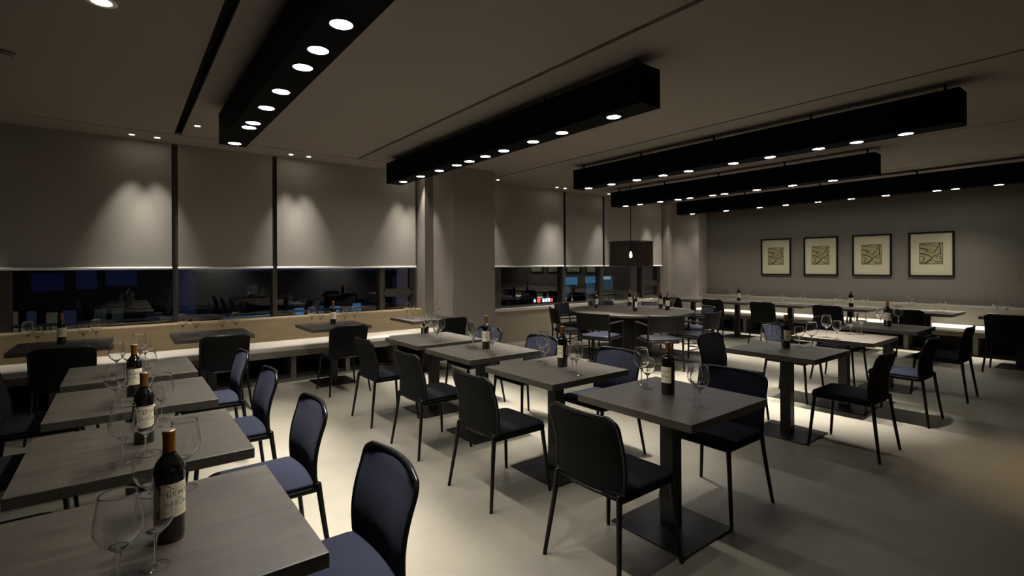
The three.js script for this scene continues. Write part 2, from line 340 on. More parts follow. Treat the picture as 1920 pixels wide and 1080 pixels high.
// ------------------------------------------------------------------ side chairs; a chair faces +x
const BACK = { y0: 0.425, y1: 0.797, w: 0.222 };
function backAt(s, t, off) {     // s across -1..1, t up 0..1, off along the surface normal (front positive)
  const H = BACK.y1 - BACK.y0, y = BACK.y0 + t * H, rt = 0.055, rb = 0.03;
  let w = BACK.w * (0.975 + 0.03 * t);
  if (y > BACK.y1 - rt) { const k = (y - (BACK.y1 - rt)) / rt; w -= rt * (1 - Math.sqrt(Math.max(0, 1 - k * k))); }
  if (y < BACK.y0 + rb) { const k = (BACK.y0 + rb - y) / rb; w -= rb * (1 - Math.sqrt(Math.max(0, 1 - k * k))); }
  const x = -0.208 - 0.004 * t - 0.05 * t * t + 0.022 * Math.sin(Math.PI * Math.min(1, t * 1.25)) * 0.6 + 0.026 * s * s;
  return V(x + off, y, s * w);
}
function backSheet(off, flip) {
  const nu = 18, nv = 22, pos = [], uv = [], idx = [];
  for (let j = 0; j <= nv; j++) for (let i = 0; i <= nu; i++) {
    const tt = j / nv, t = 0.5 - 0.5 * Math.cos(Math.PI * tt), s = -1 + 2 * i / nu, edge = Math.pow(Math.max(Math.abs(s), Math.abs(2 * t - 1)), 6);
    const p = backAt(s, t, off * (1 - 0.8 * edge)); pos.push(p.x, p.y, p.z); uv.push(p.z, p.y);
  }
  for (let j = 0; j < nv; j++) for (let i = 0; i < nu; i++) { const a = j * (nu + 1) + i, b = a + 1, c = a + nu + 1, d = c + 1; flip ? idx.push(a, b, c, b, d, c) : idx.push(a, c, b, b, c, d); }
  const g = new THREE.BufferGeometry(); g.setAttribute('position', new THREE.Float32BufferAttribute(pos, 3)); g.setAttribute('uv', new THREE.Float32BufferAttribute(uv, 2)); g.setIndex(idx); g.computeVertexNormals(); return g;
}
function rimCurve() {
  const pts = [], n = 16;
  for (let i = 0; i <= n; i++) pts.push(backAt(1, 0.06 + 0.94 * i / n, 0));
  for (let i = 1; i < 10; i++) pts.push(backAt(1 - 2 * i / 10, 1, 0));
  for (let i = n; i >= 0; i--) pts.push(backAt(-1, 0.06 + 0.94 * i / n, 0));
  for (let i = 1; i < 8; i++) pts.push(backAt(-1 + 2 * i / 8, 0.0, 0));
  return new THREE.CatmullRomCurve3(pts, true, 'catmullrom', 0.2);
}
function seatPad(w, d, h, r, dome, cx, th = 0.036) {    // rounded cushion, slightly domed, top at y = h
  const s = new THREE.Shape(), a = w / 2, b = d / 2;
  s.moveTo(-b + r, -a); s.lineTo(b - r, -a); s.quadraticCurveTo(b, -a, b, -a + r); s.lineTo(b, a - r); s.quadraticCurveTo(b, a, b - r, a); s.lineTo(-b + r, a); s.quadraticCurveTo(-b, a, -b, a - r); s.lineTo(-b, -a + r); s.quadraticCurveTo(-b, -a, -b + r, -a);
  const pos = [], idx = [], ring = s.getSpacedPoints(56).slice(0, 56), n = ring.length, L = [[1, -th], [1.0, -th * 0.5], [0.985, -0.006], [0.95, -0.001], [0.8, 0.004], [0.5, 0.008], [0.2, 0.0095]];
  for (const [k, y] of L) for (const p of ring) pos.push(cx + p.x * k, h + (y > 0 ? y * dome : y), p.y * k);
  for (let l = 0; l + 1 < L.length; l++) for (let i = 0; i < n; i++) { const a0 = l * n + i, b0 = l * n + (i + 1) % n; idx.push(a0, a0 + n, b0, b0, a0 + n, b0 + n); }
  const top = pos.length / 3; pos.push(cx, h + 0.01 * dome, 0); const bot = top + 1; pos.push(cx, h - th, 0);
  for (let i = 0; i < n; i++) { idx.push((L.length - 1) * n + i, top, (L.length - 1) * n + (i + 1) % n); idx.push(i, (i + 1) % n, bot); }
  const uv = []; for (let i = 0; i < pos.length; i += 3) uv.push(pos[i], pos[i + 2]);
  const g = new THREE.BufferGeometry(); g.setAttribute('position', new THREE.Float32BufferAttribute(pos, 3)); g.setAttribute('uv', new THREE.Float32BufferAttribute(uv, 2)); g.setIndex(idx); g.computeVertexNormals(); return g;
}
function makeChair(seatMat, backMat) {
  const t = new THREE.Group();
  part('seat', seatPad(0.435, 0.43, 0.46, 0.055, 1, 0.012, 0.022), seatMat, t);
  part('seat_shell', seatPad(0.445, 0.44, 0.439, 0.055, 0, 0.012, 0.02), M.leather, t);
  part('backrest', backSheet(0.014, false), backMat, t);
  part('back_cover', backSheet(-0.012, true), M.leather, t);
  part('back_rim', new THREE.TubeGeometry(rimCurve(), 96, 0.0095, 8, true), M.chairFrame, t);
  for (const s of [-1, 1]) {
    part('leg', taper([V(-0.196, 0.44, s * 0.2), V(-0.212, 0.3, s * 0.211), V(-0.252, 0.0, s * 0.243)], 0.0145, 0.0105), M.chairFrame, t);
    part('leg', taper([V(0.2, 0.425, s * 0.2), V(0.236, 0.0, s * 0.236)], 0.0145, 0.0105), M.chairFrame, t);
    part('side_rail', taper([V(0.2, 0.412, s * 0.2), V(-0.19, 0.412, s * 0.2)], 0.011, 0.011), M.chairFrame, t);
  }
  part('front_rail', taper([V(0.2, 0.412, -0.2), V(0.2, 0.412, 0.2)], 0.011, 0.011), M.chairFrame, t);
  return t;
}
const navyChair = makeChair(M.navy, M.navy), blackChair = makeChair(M.seatBlack, M.seatBlack);
const E0 = 0, WST = Math.PI, SOUTH = -Math.PI / 2, NORTH = Math.PI / 2;   // facing +x, -x, +z, -z
const CHAIRS = [
  [navyChair, 0.545, -1.70, WST, 'large navy chair at the front, right of the nearest left row table', 'L'], [navyChair, 0.555, -2.66, WST, 'navy chair with its seat pushed under the second left row table, aisle side', 'L'],
  [navyChair, 0.55, -3.61, WST, 'navy chair on the aisle side of the third left row table', 'L'], [navyChair, 0.55, -4.55, WST, 'navy chair on the aisle side of the last left row table', 'L'],
  [blackChair, -0.44, -1.68, E0, 'black chair seat on the left of the nearest left row table, mostly cut off', 'L'], [blackChair, -0.45, -2.64, E0, 'black chair left of the second left row table, seat at the picture edge', 'L'],
  [blackChair, -0.45, -3.62, E0, 'black chair left of the third left row table', 'L'], [blackChair, -0.45, -4.58, E0, 'black chair left of the last left row table, near the window bench', 'L'],
  [blackChair, 1.985, -1.675, E0, 'black chair with its back to the aisle at the nearest middle row table', 'C'], [blackChair, 2.015, -2.672, E0, 'black chair with its back to the aisle at the second middle row table', 'C'],
  [blackChair, 2.05, -3.662, E0, 'black chair with its back to the aisle at the third middle row table', 'C'], [blackChair, 2.07, -4.62, E0, 'black chair with its back to the aisle at the last middle row table', 'C'],
  [navyChair, 2.99, -1.70, WST, 'dark navy chair facing the nearest middle row table from behind', 'C'], [navyChair, 3.03, -2.69, WST, 'navy-backed chair behind the second middle row table, before the round table', 'C'],
  [navyChair, 3.08, -3.68, WST, 'navy-backed chair behind the third middle row table', 'C'], [navyChair, 3.09, -4.58, WST, 'navy-backed chair behind the last middle row table, beside the pillar', 'C'],
  [blackChair, 4.73, -1.50, NORTH, 'black chair in front of the nearest right row table, whole side visible', 'R'], [navyChair, 6.06, -1.50, NORTH, 'chair with a lit navy seat in front of the middle right row table', 'R'],
  [blackChair, 7.43, -1.47, NORTH, 'black chair in front of the last right row table, towards the dark floor', 'R'],
  [blackChair, 4.70, -2.49, SOUTH, 'black chair behind the nearest right row table, beside its corner', 'R'], [navyChair, 6.04, -2.49, SOUTH, 'navy chair behind the middle right row table, seen past the bottle', 'R'],
  [navyChair, 7.39, -2.48, SOUTH, 'navy chair behind the last right row table', 'R'],
  [blackChair, -0.42, -5.97, NORTH, 'black chair with its back turned at the leftmost window bench table', 'W'], [blackChair, 0.83, -5.97, NORTH, 'black chair with its back turned at the second window bench table', 'W'],
  [blackChair, 2.12, -5.97, NORTH, 'black chair with its back turned at the third window bench table', 'W'], [blackChair, 3.55, -5.97, NORTH, 'black chair with its back turned at the window bench table by the pillar', 'W'],
  [blackChair, 9.70, -6.35, E0, 'black chair in the far corner at the first picture wall table', 'P'], [blackChair, 9.70, -5.42, E0, 'black chair with its back turned at the second picture wall table', 'P'],
  [blackChair, 9.70, -4.44, E0, 'black chair with its back turned at the third picture wall table', 'P'], [blackChair, 9.70, -3.36, E0, 'black chair with its back turned at the fourth picture wall table', 'P'],
  [blackChair, 9.70, -2.3, E0, 'black chair with its back turned at the fifth picture wall table', 'P'], [blackChair, 9.70, -1.21, E0, 'black chair with its back turned at the rightmost picture wall table', 'P'],
];
for (const [proto, x, z, turn, label, row] of CHAIRS) {
  const o = proto.clone(); o.name = numbered('dining_chair'); scene.add(o);
  o.position.set(x, 0, z); o.rotation.y = turn; tag(o, label, 'chair', { L: 'chairs of the left row', C: 'chairs of the middle row', R: 'chairs of the right row', W: 'chairs facing the window bench', P: 'chairs facing the picture wall bench' }[row]);
}

// ------------------------------------------------------------------ round table and its armchairs
const RT = { x: 6.88, z: -5.40, r: 1.02 };
{
  const t = base('round_table', 'large round dark table under the drum pendant lamp', 'table', [RT.x, 0, RT.z]);
  part('tabletop', metreUV(lathe([[0, 0.694], [RT.r - 0.012, 0.694], [RT.r, 0.702], [RT.r, 0.733], [RT.r - 0.004, 0.739], [RT.r - 0.012, 0.74], [0, 0.74]], 96)), M.wood, t);
  part('pedestal', lathe([[0, 0.02], [0.36, 0.02], [0.365, 0.03], [0.36, 0.694], [0, 0.694]], 48), M.pedestal, t);
  part('base_plate', lathe([[0, 0], [0.46, 0], [0.463, 0.006], [0.46, 0.02], [0, 0.02]], 48), M.blackSteel, t);
}
function makeArmchair() {            // faces +x
  const t = new THREE.Group(), W = M.darkWood;
  part('seat', seatPad(0.47, 0.46, 0.458, 0.1, 1.6, 0), M.padLeather, t);
  part('seat_frame', seatPad(0.48, 0.47, 0.43, 0.1, 0, 0), W, t);
  const band = (off, flip, y0, y1) => {
    const nu = 20, nv = 5, pos = [], uv = [], idx = [];
    for (let j = 0; j <= nv; j++) for (let i = 0; i <= nu; i++) { const s = -1 + 2 * i / nu, k = j / nv, y = y0 + (y1 - y0) * k; pos.push(-0.262 - 0.10 * (1 - s * s) * 0.55 - 0.035 * k + off * (1 - 0.5 * Math.pow(2 * k - 1, 4)), y, s * 0.245); uv.push(s * 0.25, y); }
    for (let j = 0; j < nv; j++) for (let i = 0; i < nu; i++) { const a = j * (nu + 1) + i, b = a + 1, c = a + nu + 1, d = c + 1; flip ? idx.push(a, b, c, b, d, c) : idx.push(a, c, b, b, c, d); }
    const g = new THREE.BufferGeometry(); g.setAttribute('position', new THREE.Float32BufferAttribute(pos, 3)); g.setAttribute('uv', new THREE.Float32BufferAttribute(uv, 2)); g.setIndex(idx); g.computeVertexNormals(); return g;
  };
  part('backrest', band(0.014, false, 0.565, 0.785), M.padLeather, t);
  part('back_cover', band(-0.012, true, 0.565, 0.785), M.backLeather, t);
  const rail = (y, k) => { const p = []; for (let i = 0; i <= 12; i++) { const s = -1 + i / 6; p.push(V(-0.262 - 0.055 * (1 - s * s) - 0.035 * k, y, s * 0.248)); } return new THREE.TubeGeometry(new THREE.CatmullRomCurve3(p), 24, 0.0125, 8); };
  part('top_rail', rail(0.787, 1), W, t); part('lower_rail', rail(0.562, 0), W, t);
  for (const s of [-1, 1]) {
    part('leg', taper([V(-0.296, 0.79, s * 0.25), V(-0.25, 0.46, s * 0.25), V(-0.262, 0, s * 0.262)], 0.0175, 0.0135, 8, 12), W, t);
    part('leg', taper([V(0.225, 0.652, s * 0.262), V(0.225, 0.35, s * 0.258), V(0.232, 0, s * 0.262)], 0.0165, 0.0135, 8, 10), W, t);
    part('arm', taper([V(-0.272, 0.648, s * 0.25), V(0, 0.656, s * 0.268), V(0.235, 0.652, s * 0.262)], 0.0155, 0.016, 8, 10), W, t);
    part('stretcher', taper([V(-0.256, 0.2, s * 0.256), V(0.228, 0.2, s * 0.26)], 0.009, 0.009), W, t);
    part('seat_rail', taper([V(-0.25, 0.415, s * 0.25), V(0.225, 0.415, s * 0.258)], 0.012, 0.012), W, t);
  }
  part('stretcher', taper([V(0, 0.2, -0.258), V(0, 0.2, 0.258)], 0.009, 0.009), W, t);
  part('front_rail', taper([V(0.225, 0.415, -0.258), V(0.225, 0.415, 0.258)], 0.012, 0.012), W, t);
  return t;
}
{
  const proto = makeArmchair();
  const A = [[38, 1.02, 'armchair on the far right of the round table, half hidden by its neighbour'], [85, 1.12, 'armchair at the right of the round table, seat and back seen from the side'], [124, 1.26, 'armchair in front of the round table on the right, back turned to us'],
    [164, 1.17, 'armchair in front of the round table on the left, back turned to us'], [208, 1.06, 'armchair at the left of the round table beside the low wall'], [252, 1.03, 'armchair behind the round table at its left, by the window sill'],
    [296, 1.02, 'armchair behind the round table facing us, below the pendant lamp'], [342, 1.02, 'armchair behind the round table at its right, towards the corner']];
  for (const [deg, r, label] of A) {
    const a = deg * Math.PI / 180, o = proto.clone(); o.name = numbered('armchair'); scene.add(o);
    o.position.set(RT.x + r * Math.cos(a), 0, RT.z + r * Math.sin(a)); o.rotation.y = Math.PI - a;   // towards the table centre
    if (deg === 124 || deg === 208) o.children.find((c) => c.name === 'seat').material = M.padGrey;      // two seats are grey rather than navy
    tag(o, label, 'armchair', 'armchairs around the round table');
  }
}

// ------------------------------------------------------------------ bottles and wine glasses
function makeBottle() {
  const t = new THREE.Group();
  const body = [[0.02, 0.004], [0.033, 0.0], [0.0365, 0.003], [0.0378, 0.009], [0.0378, 0.18], ...smooth([[0.0378, 0.183], [0.0368, 0.197], [0.0325, 0.211], [0.0235, 0.224], [0.017, 0.234], [0.0148, 0.246], [0.0143, 0.262]], 20), [0.0143, 0.292]];
  part('bottle_glass', lathe([[0, 0.008], ...body], 40), M.bottle, t);
  part('capsule', lathe([[0.0152, 0.234], [0.0153, 0.236], [0.0151, 0.284], [0.0162, 0.285], [0.0162, 0.297], [0.0155, 0.3], [0, 0.3]], 32), M.capsule, t);
  part('capsule_top', lathe([[0, 0.3008], [0.0145, 0.3008], [0.0148, 0.2995]], 24), M.capsuleTop, t);
  const a = 2.3, g = new THREE.CylinderGeometry(0.0382, 0.0382, 0.092, 28, 1, true, -a / 2, a);   // its middle faces +z
  part('label', g.translate(0, 0.115, 0), M.paper, t);
  return t;
}
function makeGlass(big) {
  const t = new THREE.Group(), k = big ? 1 : 0.84, h0 = big ? 0.098 : 0.082;
  const bowl = big ? [[0.004, 0], [0.016, 0.006], [0.034, 0.022], [0.047, 0.044], [0.0495, 0.054], [0.047, 0.075], [0.0425, 0.105], [0.0375, 0.132]]
    : [[0.004, 0], [0.015, 0.006], [0.031, 0.02], [0.0405, 0.04], [0.042, 0.052], [0.0405, 0.072], [0.0365, 0.094], [0.034, 0.104]];
  const prof = smooth(bowl, 30).map(([r, y]) => [r, y + h0]), rim = prof[prof.length - 1];
  const inner = prof.slice(2).map(([r, y]) => [r - 0.0011, y + 0.0004]).reverse();
  part('bowl', lathe([[0.0005, h0 + 0.0002], ...prof, ...inner, [0.0005, h0 + 0.0035]], 48), M.crystalBowl, t);
  const ring = new THREE.TorusGeometry(rim[0], 0.001, 6, 40).rotateX(Math.PI / 2).translate(0, rim[1], 0);
  part('rim', ring, M.crystal, t);
  part('foot_rim', new THREE.TorusGeometry(0.0368 * k, 0.0008, 6, 36).rotateX(Math.PI / 2).translate(0, 0.001, 0), M.crystal, t);
  part('stem', lathe([[0, 0.006], [0.006, 0.0065], [0.0042, 0.012], [0.0034, 0.03], [0.0032, h0 - 0.025], [0.0042, h0 - 0.012], [0.0075, h0 - 0.002], [0.016, h0 + 0.0052], [0.0205, h0 + 0.0095], [0.017, h0 + 0.0098], [0.009, h0 + 0.0072], [0, h0 + 0.0062]], 24), M.crystal, t);
  part('foot', lathe([[0.0368 * k, 0.0004], [0.037 * k, 0.0012], [0.036 * k, 0.002], [0.02, 0.0032], [0.011, 0.0048], [0.006, 0.0072], [0.0045, 0.011]], 36), M.bowl, t);
  return t;
}
const bottleProto = makeBottle(), bigGlass = makeGlass(true), smallGlass = makeGlass(false), TOP = 0.7402;
const D = Math.PI / 180;
// bottle: x, z, turn of its label (0 faces +z, 90 faces +x); glasses big, small, small, big along the table's long run
const SET = {
  L1: [[0.10, -1.66, 32], [-0.01, -1.45], [0.062, -1.52], [0.06, -1.85], [0.165, -2.0]], L2: [[0.07, -2.64, 30], [0, -2.37], [0.07, -2.45], [0.115, -2.84], [0.15, -2.95]],
  L3: [[0.05, -3.64, 10], [-0.035, -3.36], [0.01, -3.48], [0.085, -3.83], [0.125, -3.92]], L4: [null, [-0.03, -4.40], [0.02, -4.46], [0.13, -4.76], [0.10, -4.86]],
  C1: [[2.54, -1.73, -92], [2.61, -1.97], [2.55, -1.88], [2.53, -1.55], [2.41, -1.45]], C2: [[2.62, -2.69, -105], [2.64, -2.93], [2.56, -2.82], [2.55, -2.52], [2.48, -2.41]],
  C3: [[2.64, -3.70, -60], [2.62, -3.89], [2.57, -3.80], [2.56, -3.53], [2.49, -3.40]], C4: [null, [2.66, -4.84], [2.60, -4.80], [2.50, -4.34], [2.58, -4.42]],
  R1: [[4.78, -2.03, -20], [4.48, -2.06], [4.59, -1.98], [4.94, -1.98], [5.0, -1.9]], R2: [null, [5.79, -2.06], [5.72, -1.94], [6.21, -1.98], [6.3, -1.91]],
  R3: [[7.42, -1.98, -75], [7.22, -1.99], [7.16, -1.92], [7.59, -1.99], [7.69, -1.94]],
  W1: [[-0.49, -6.60, 5], [-0.74, -6.64], [-0.66, -6.54], [-0.32, -6.51], [-0.22, -6.50]], W2: [null, [0.53, -6.6], [0.65, -6.51], [0.91, -6.49], [1.04, -6.47]],
  W3: [[2.2, -6.55, -15], [1.94, -6.6], [2.03, -6.51], [2.32, -6.44], [2.44, -6.43]], W4: [null, [3.32, -6.65], [3.32, -6.47], [3.7, -6.5], [3.80, -6.56]],
  P1: [null, [10.36, -6.53], [10.30, -6.45], [10.30, -6.15], [10.36, -6.13]], P2: [[10.34, -5.32, -75], [10.36, -5.49], [10.30, -5.40], [10.30, -5.13], [10.36, -5.11]],
  P3: [null, [10.36, -4.51], [10.30, -4.42], [10.30, -4.14], [10.36, -4.09]], P4: [[10.32, -3.28, -80], [10.36, -3.51], [10.30, -3.42], [10.28, -3.12], [10.34, -3.08]],
  P5: [null, [10.36, -2.46], [10.30, -2.40], [10.24, -2.08], [10.32, -2.04]], P6: [null, [10.36, -1.43], [10.30, -1.32], [10.28, -1.0], [10.34, -0.96]],
};
const BOTTLE_LABEL = {
  L1: 'wine bottle closest to the camera, on the nearest left row table', L2: 'wine bottle on the second left row table, label half hidden', L3: 'wine bottle on the third left row table, seen behind a glass',
  C1: 'wine bottle with cream label on the nearest middle row table', C2: 'wine bottle turned sideways on the second middle row table', C3: 'wine bottle on the third middle row table amid glasses',
  R1: 'wine bottle behind a small glass on the nearest right row table', R3: 'wine bottle on the last right row table', W1: 'wine bottle on the leftmost window bench table', W3: 'wine bottle on the third window bench table', P2: 'wine bottle on the second picture wall table', P4: 'wine bottle on the fourth picture wall table',
};
function put(proto, name, x, z, turn, label, category, group) {
  const o = proto.clone(); o.name = numbered(name); scene.add(o); o.position.set(x, TOP, z); o.rotation.y = turn; return tag(o, label, category, group);
}
for (const [key, [b, ...gl]] of Object.entries(SET)) {
  const T = tables[key], along = 'LCP'.includes(T.row);
  if (b) put(bottleProto, 'wine_bottle', b[0], b[1], b[2] * D, BOTTLE_LABEL[key], 'bottle', 'wine bottles on the square tables');
  for (let pass = 0; pass < 8; pass++) for (let i = 0; i < 4; i++) for (let j = 0; j < i; j++) {      // nothing on a table touches its neighbour
    const dx = gl[i][0] - gl[j][0], dz = gl[i][1] - gl[j][1], d = Math.hypot(dx, dz), k = (0.102 - d) / 2 / d;
    if (k > 0) { gl[i][0] += dx * k; gl[i][1] += dz * k; gl[j][0] -= dx * k; gl[j][1] -= dz * k; }
  }
  gl.forEach(([x, z], i) => {
    const big = i === 0 || i === 3, first = i < 2;
    const near = T.row === 'L' ? first : !first;
    const where = T.row === 'R' || T.row === 'W' ? (first ? 'left end' : 'right end') : T.row === 'P' ? (first ? 'left end' : 'right end') : near ? 'near edge' : 'far edge';
    put(big ? bigGlass : smallGlass, 'wine_glass', x, z, rnd() * 6, `${big ? 'large' : 'small'} wine glass at the ${where} of ${T.called}`, 'glass', 'wine glasses on the square tables');
  });
}
{
  const B = [[6.72, -6.05, 20, 'wine bottle at the left of the round table'], [7.60, -6.0, -20, 'wine bottle behind another at the back of the round table'], [6.70, -5.18, 15, 'wine bottle in the middle front of the round table'], [7.60, -5.32, -60, 'dark wine bottle at the right of the round table, label hidden'], [7.34, -5.0, -40, 'wine bottle with pale label at the right front of the round table']];
  for (const [x, z, a, l] of B) put(bottleProto, 'wine_bottle', x, z, a * D, l, 'bottle', 'wine bottles on the round table');
  const W = [[6.62, -6.12, 1, 'large wine glass at the left rim of the round table'], [6.46, -5.84, 0, 'small wine glass at the left of the round table, before a bottle'], [6.52, -5.76, 1, 'large wine glass at the left of the round table, right of a small one'],
    [7.14, -6.2, 1, 'large wine glass at the back of the round table, before the window'], [7.22, -6.1, 0, 'small wine glass at the back of the round table, before the window'], [6.89, -5.51, 1, 'large wine glass in the centre of the round table, left of a bottle'],
    [7.53, -5.79, 1, 'large wine glass at the back of the round table, right of two bottles'], [6.80, -4.85, 1, 'large wine glass at the front right of the round table'], [7.28, -5.13, 0, 'small wine glass at the right of the round table, beside bottles'],
    [7.44, -4.98, 0, 'small wine glass right of the pale-labelled bottle on the round table'], [7.70, -5.14, 1, 'large wine glass at the rightmost rim of the round table']];
  for (const [x, z, b, l] of W) put(b ? bigGlass : smallGlass, 'wine_glass', x, z, rnd() * 6, l, 'glass', 'wine glasses on the round table');
}

// ------------------------------------------------------------------ black linear fixtures with round lamps
function spot(x, y, z, cd, angle, pen, size, color, tx = x, ty = 0, tz = z) {
  const l = new THREE.SpotLight(color, cd, 0, angle, pen, 2); l.position.set(x, y, z); l.target.position.set(tx, ty, tz); l.shadow.radius = size / 0.02; l.castShadow = true;
  scene.add(l, l.target); return l;
}
const lensGeo = new THREE.CircleGeometry(0.056, 32).rotateX(Math.PI / 2), ringGeo = new THREE.TorusGeometry(0.0585, 0.0035, 8, 36).rotateX(Math.PI / 2);
function fixture(label, x, z0, z1, lamps, spread, core, flood, lean = 0) {  // half angle and strength of the beam, strength of the spill; lean: how far the lamps are turned towards +x, in metres at the floor
  const y0 = 2.705, y1 = 3.003, zc = (z0 + z1) / 2, t = base('linear_downlight', label, 'light fixture', [x, y0, zc], 0, 'black linear fixtures on the ceiling');
  part('housing', rbx(-0.12, 0, z0 - zc, 0.12, y1 - y0, z1 - zc, 0.004), M.housing, t);
  for (let k = 0; k < 5; k++) { const z = z0 + 0.12 + k * (z1 - z0 - 0.24) / 4; part('hanger', new THREE.CylinderGeometry(0.012, 0.012, CEIL - y1 + 0.002, 10).translate(0, (CEIL + y1) / 2 - y0, z - zc), M.housing, t); }
  for (const z of lamps) {
    part('lamp_lens', lensGeo.clone().translate(0, -0.0015, z - zc), M.lens, t);
    part('lamp_ring', ringGeo.clone().translate(0, -0.0015, z - zc), M.trimRing, t);
    const off = z < -2.2 ? lean : 0, back = x > 5 && z > -1.9 ? 0.7 : 0;      // the lamps by the open floor look back at the tables
    spot(x, y0 - 0.012, z, CORE_CD * core, z < -3.5 ? Math.min(spread, 0.31) : spread, 1, 0.032, LAMP_WHITE, x + off * 0.3, 0, z - back * 0.9);
    spot(x, y0 - 0.014, z, WIDE_CD * flood * (back ? 0.7 : 1), WIDE_ANGLE, 1, 0.032, LAMP_WHITE, x + off, 0, z - back * 1.6);
  }
}
fixture('black linear fixture over the left row, showing its row of lamps', 0.874, -5.57, -1.04, [-1.35, -1.95, -2.46, -2.83, -3.13, -3.65, -4.09, -4.58, -4.75, -5.44], 0.30, 1, 1.25, 0.2);
fixture('black linear fixture over the middle row, square end towards us', 3.19, -6.80, -2.31, [-2.67, -3.27, -3.67, -4.14, -4.47, -4.79, -5.06, -5.48, -5.97, -6.49], 0.38, 1.1, 0.7);
fixture('long black linear fixture over the right row, hung on short rods', 5.80, -5.57, -1.0, [-1.40, -1.79, -2.13, -2.62, -3.04, -3.63, -4.01, -4.44, -4.90, -5.36], 0.43, 1.25, 0.65);
fixture('black linear fixture behind the long one, over the round table side', 8.15, -6.80, -2.27, [-2.81, -3.35, -3.89, -4.43, -4.64, -5.08, -5.32, -5.70, -6.16, -6.52], 0.33, 1, 0.5);
fixture('black linear fixture along the picture wall, running out of view', 10.70, -6.95, -0.85, [-1.45, -1.95, -2.18, -2.87, -3.39, -3.94, -4.53, -5.05, -5.78, -6.6], 0.32, 1, 0.9);

// small ceiling lamps
const cLens = new THREE.CircleGeometry(0.026, 24).rotateX(Math.PI / 2), cRing = new THREE.TorusGeometry(0.034, 0.008, 8, 32).rotateX(Math.PI / 2).scale(1, 0.5, 1);
const DL = [[0.088, -7.36, 'ceiling lamp above the widest blind, left of two'], [0.339, -7.36, 'ceiling lamp above the widest blind, right of two'], [1.89, -7.36, 'ceiling lamp before the middle blind, left of two'], [2.131, -7.36, 'ceiling lamp before the middle blind, right of two'],
  [3.64, -7.36, 'ceiling lamp above the blind edge, hidden behind the middle fixture'], [3.88, -7.34, 'ceiling lamp in the recess beside the pillar'], [5.488, -7.3, 'ceiling lamp just past the pillar'], [6.977, -7.3, 'ceiling lamp above the far blinds, left of two'],
  [7.206, -7.3, 'ceiling lamp above the far blinds, right of two'], [8.55, -7.3, 'ceiling lamp behind the fixtures above the far blinds'], [10.30, -7.3, 'ceiling lamp above the pendant side blind'], [10.75, -7.26, 'ceiling lamp in the corner recess'],
  [-1.6, -7.36, 'ceiling lamp above the bench at the dark end'], [0.669, -6.49, 'ceiling lamp beside the wide ceiling joint'], [-0.097, -3.80, 'ceiling lamp over the left row, large near the picture edge']];
for (const [x, z, label] of DL) {
  const big = z > -4, t = base('ceiling_downlight', label, 'ceiling lamp', [x, CEIL, z], 0, 'small round ceiling lamps'), s = big ? 1.9 : 1;
  part('lamp_lens', cLens.clone().scale(s, 1, s).translate(0, -0.002, 0), M.lensSmall, t);
  part('lamp_ring', cRing.clone().scale(s, 1, s).translate(0, -0.001, 0), M.hem, t);
  spot(x, CEIL - 0.012, z, z > -7 ? 0.8 : WASH_CD, WASH_ANGLE, 0.9, 0.03, LAMP_WHITE);
}
[[3.2, 'ceiling lamp on the back wall, mirrored in the middle window'], [8.2, 'ceiling lamp on the back wall, mirrored beside the pillar']].forEach(([x, label]) => {   // they wash the back wall; the windows mirror it
  const t = base('ceiling_downlight', label, 'ceiling lamp', [x, CEIL, ZB - 0.5], 0, 'lamps along the back wall');
  part('lamp_lens', cLens.clone().translate(0, -0.002, 0), M.lensSmall, t);
  part('lamp_ring', cRing.clone().translate(0, -0.001, 0), M.hem, t);
  spot(x, CEIL - 0.012, ZB - 0.5, 11, 0.75, 1, 0.03, LAMP_WHITE, x, 0, ZB - 0.1);
});
{   // a warm lamp past the picture edge on the right; its pool reaches the floor there
  const x = 5.2, z = -0.15, t = base('ceiling_downlight', 'warm ceiling lamp beyond the right picture edge', 'ceiling lamp', [x, CEIL, z]);
  part('lamp_lens', cLens.clone().translate(0, -0.002, 0), M.lensSmall, t);
  part('lamp_ring', cRing.clone().translate(0, -0.001, 0), M.hem, t);
  spot(x, CEIL - 0.012, z, 15, 0.42, 1, 0.03, new THREE.Color(1, 0.78, 0.45));
}
{
  const t = base('ceiling_sensor', 'small pale sensor on the ceiling near the left edge', 'sensor', [-0.683, CEIL, -5.10]);
  part('sensor_body', lathe([[0, -0.035], [0.03, -0.034], [0.045, -0.02], [0.055, 0], [0, 0]], 28), M.ceiling, t);
  part('sensor_slot', new THREE.TorusGeometry(0.04, 0.003, 6, 28).rotateX(Math.PI / 2).translate(0, -0.024, 0), M.dark, t);
}

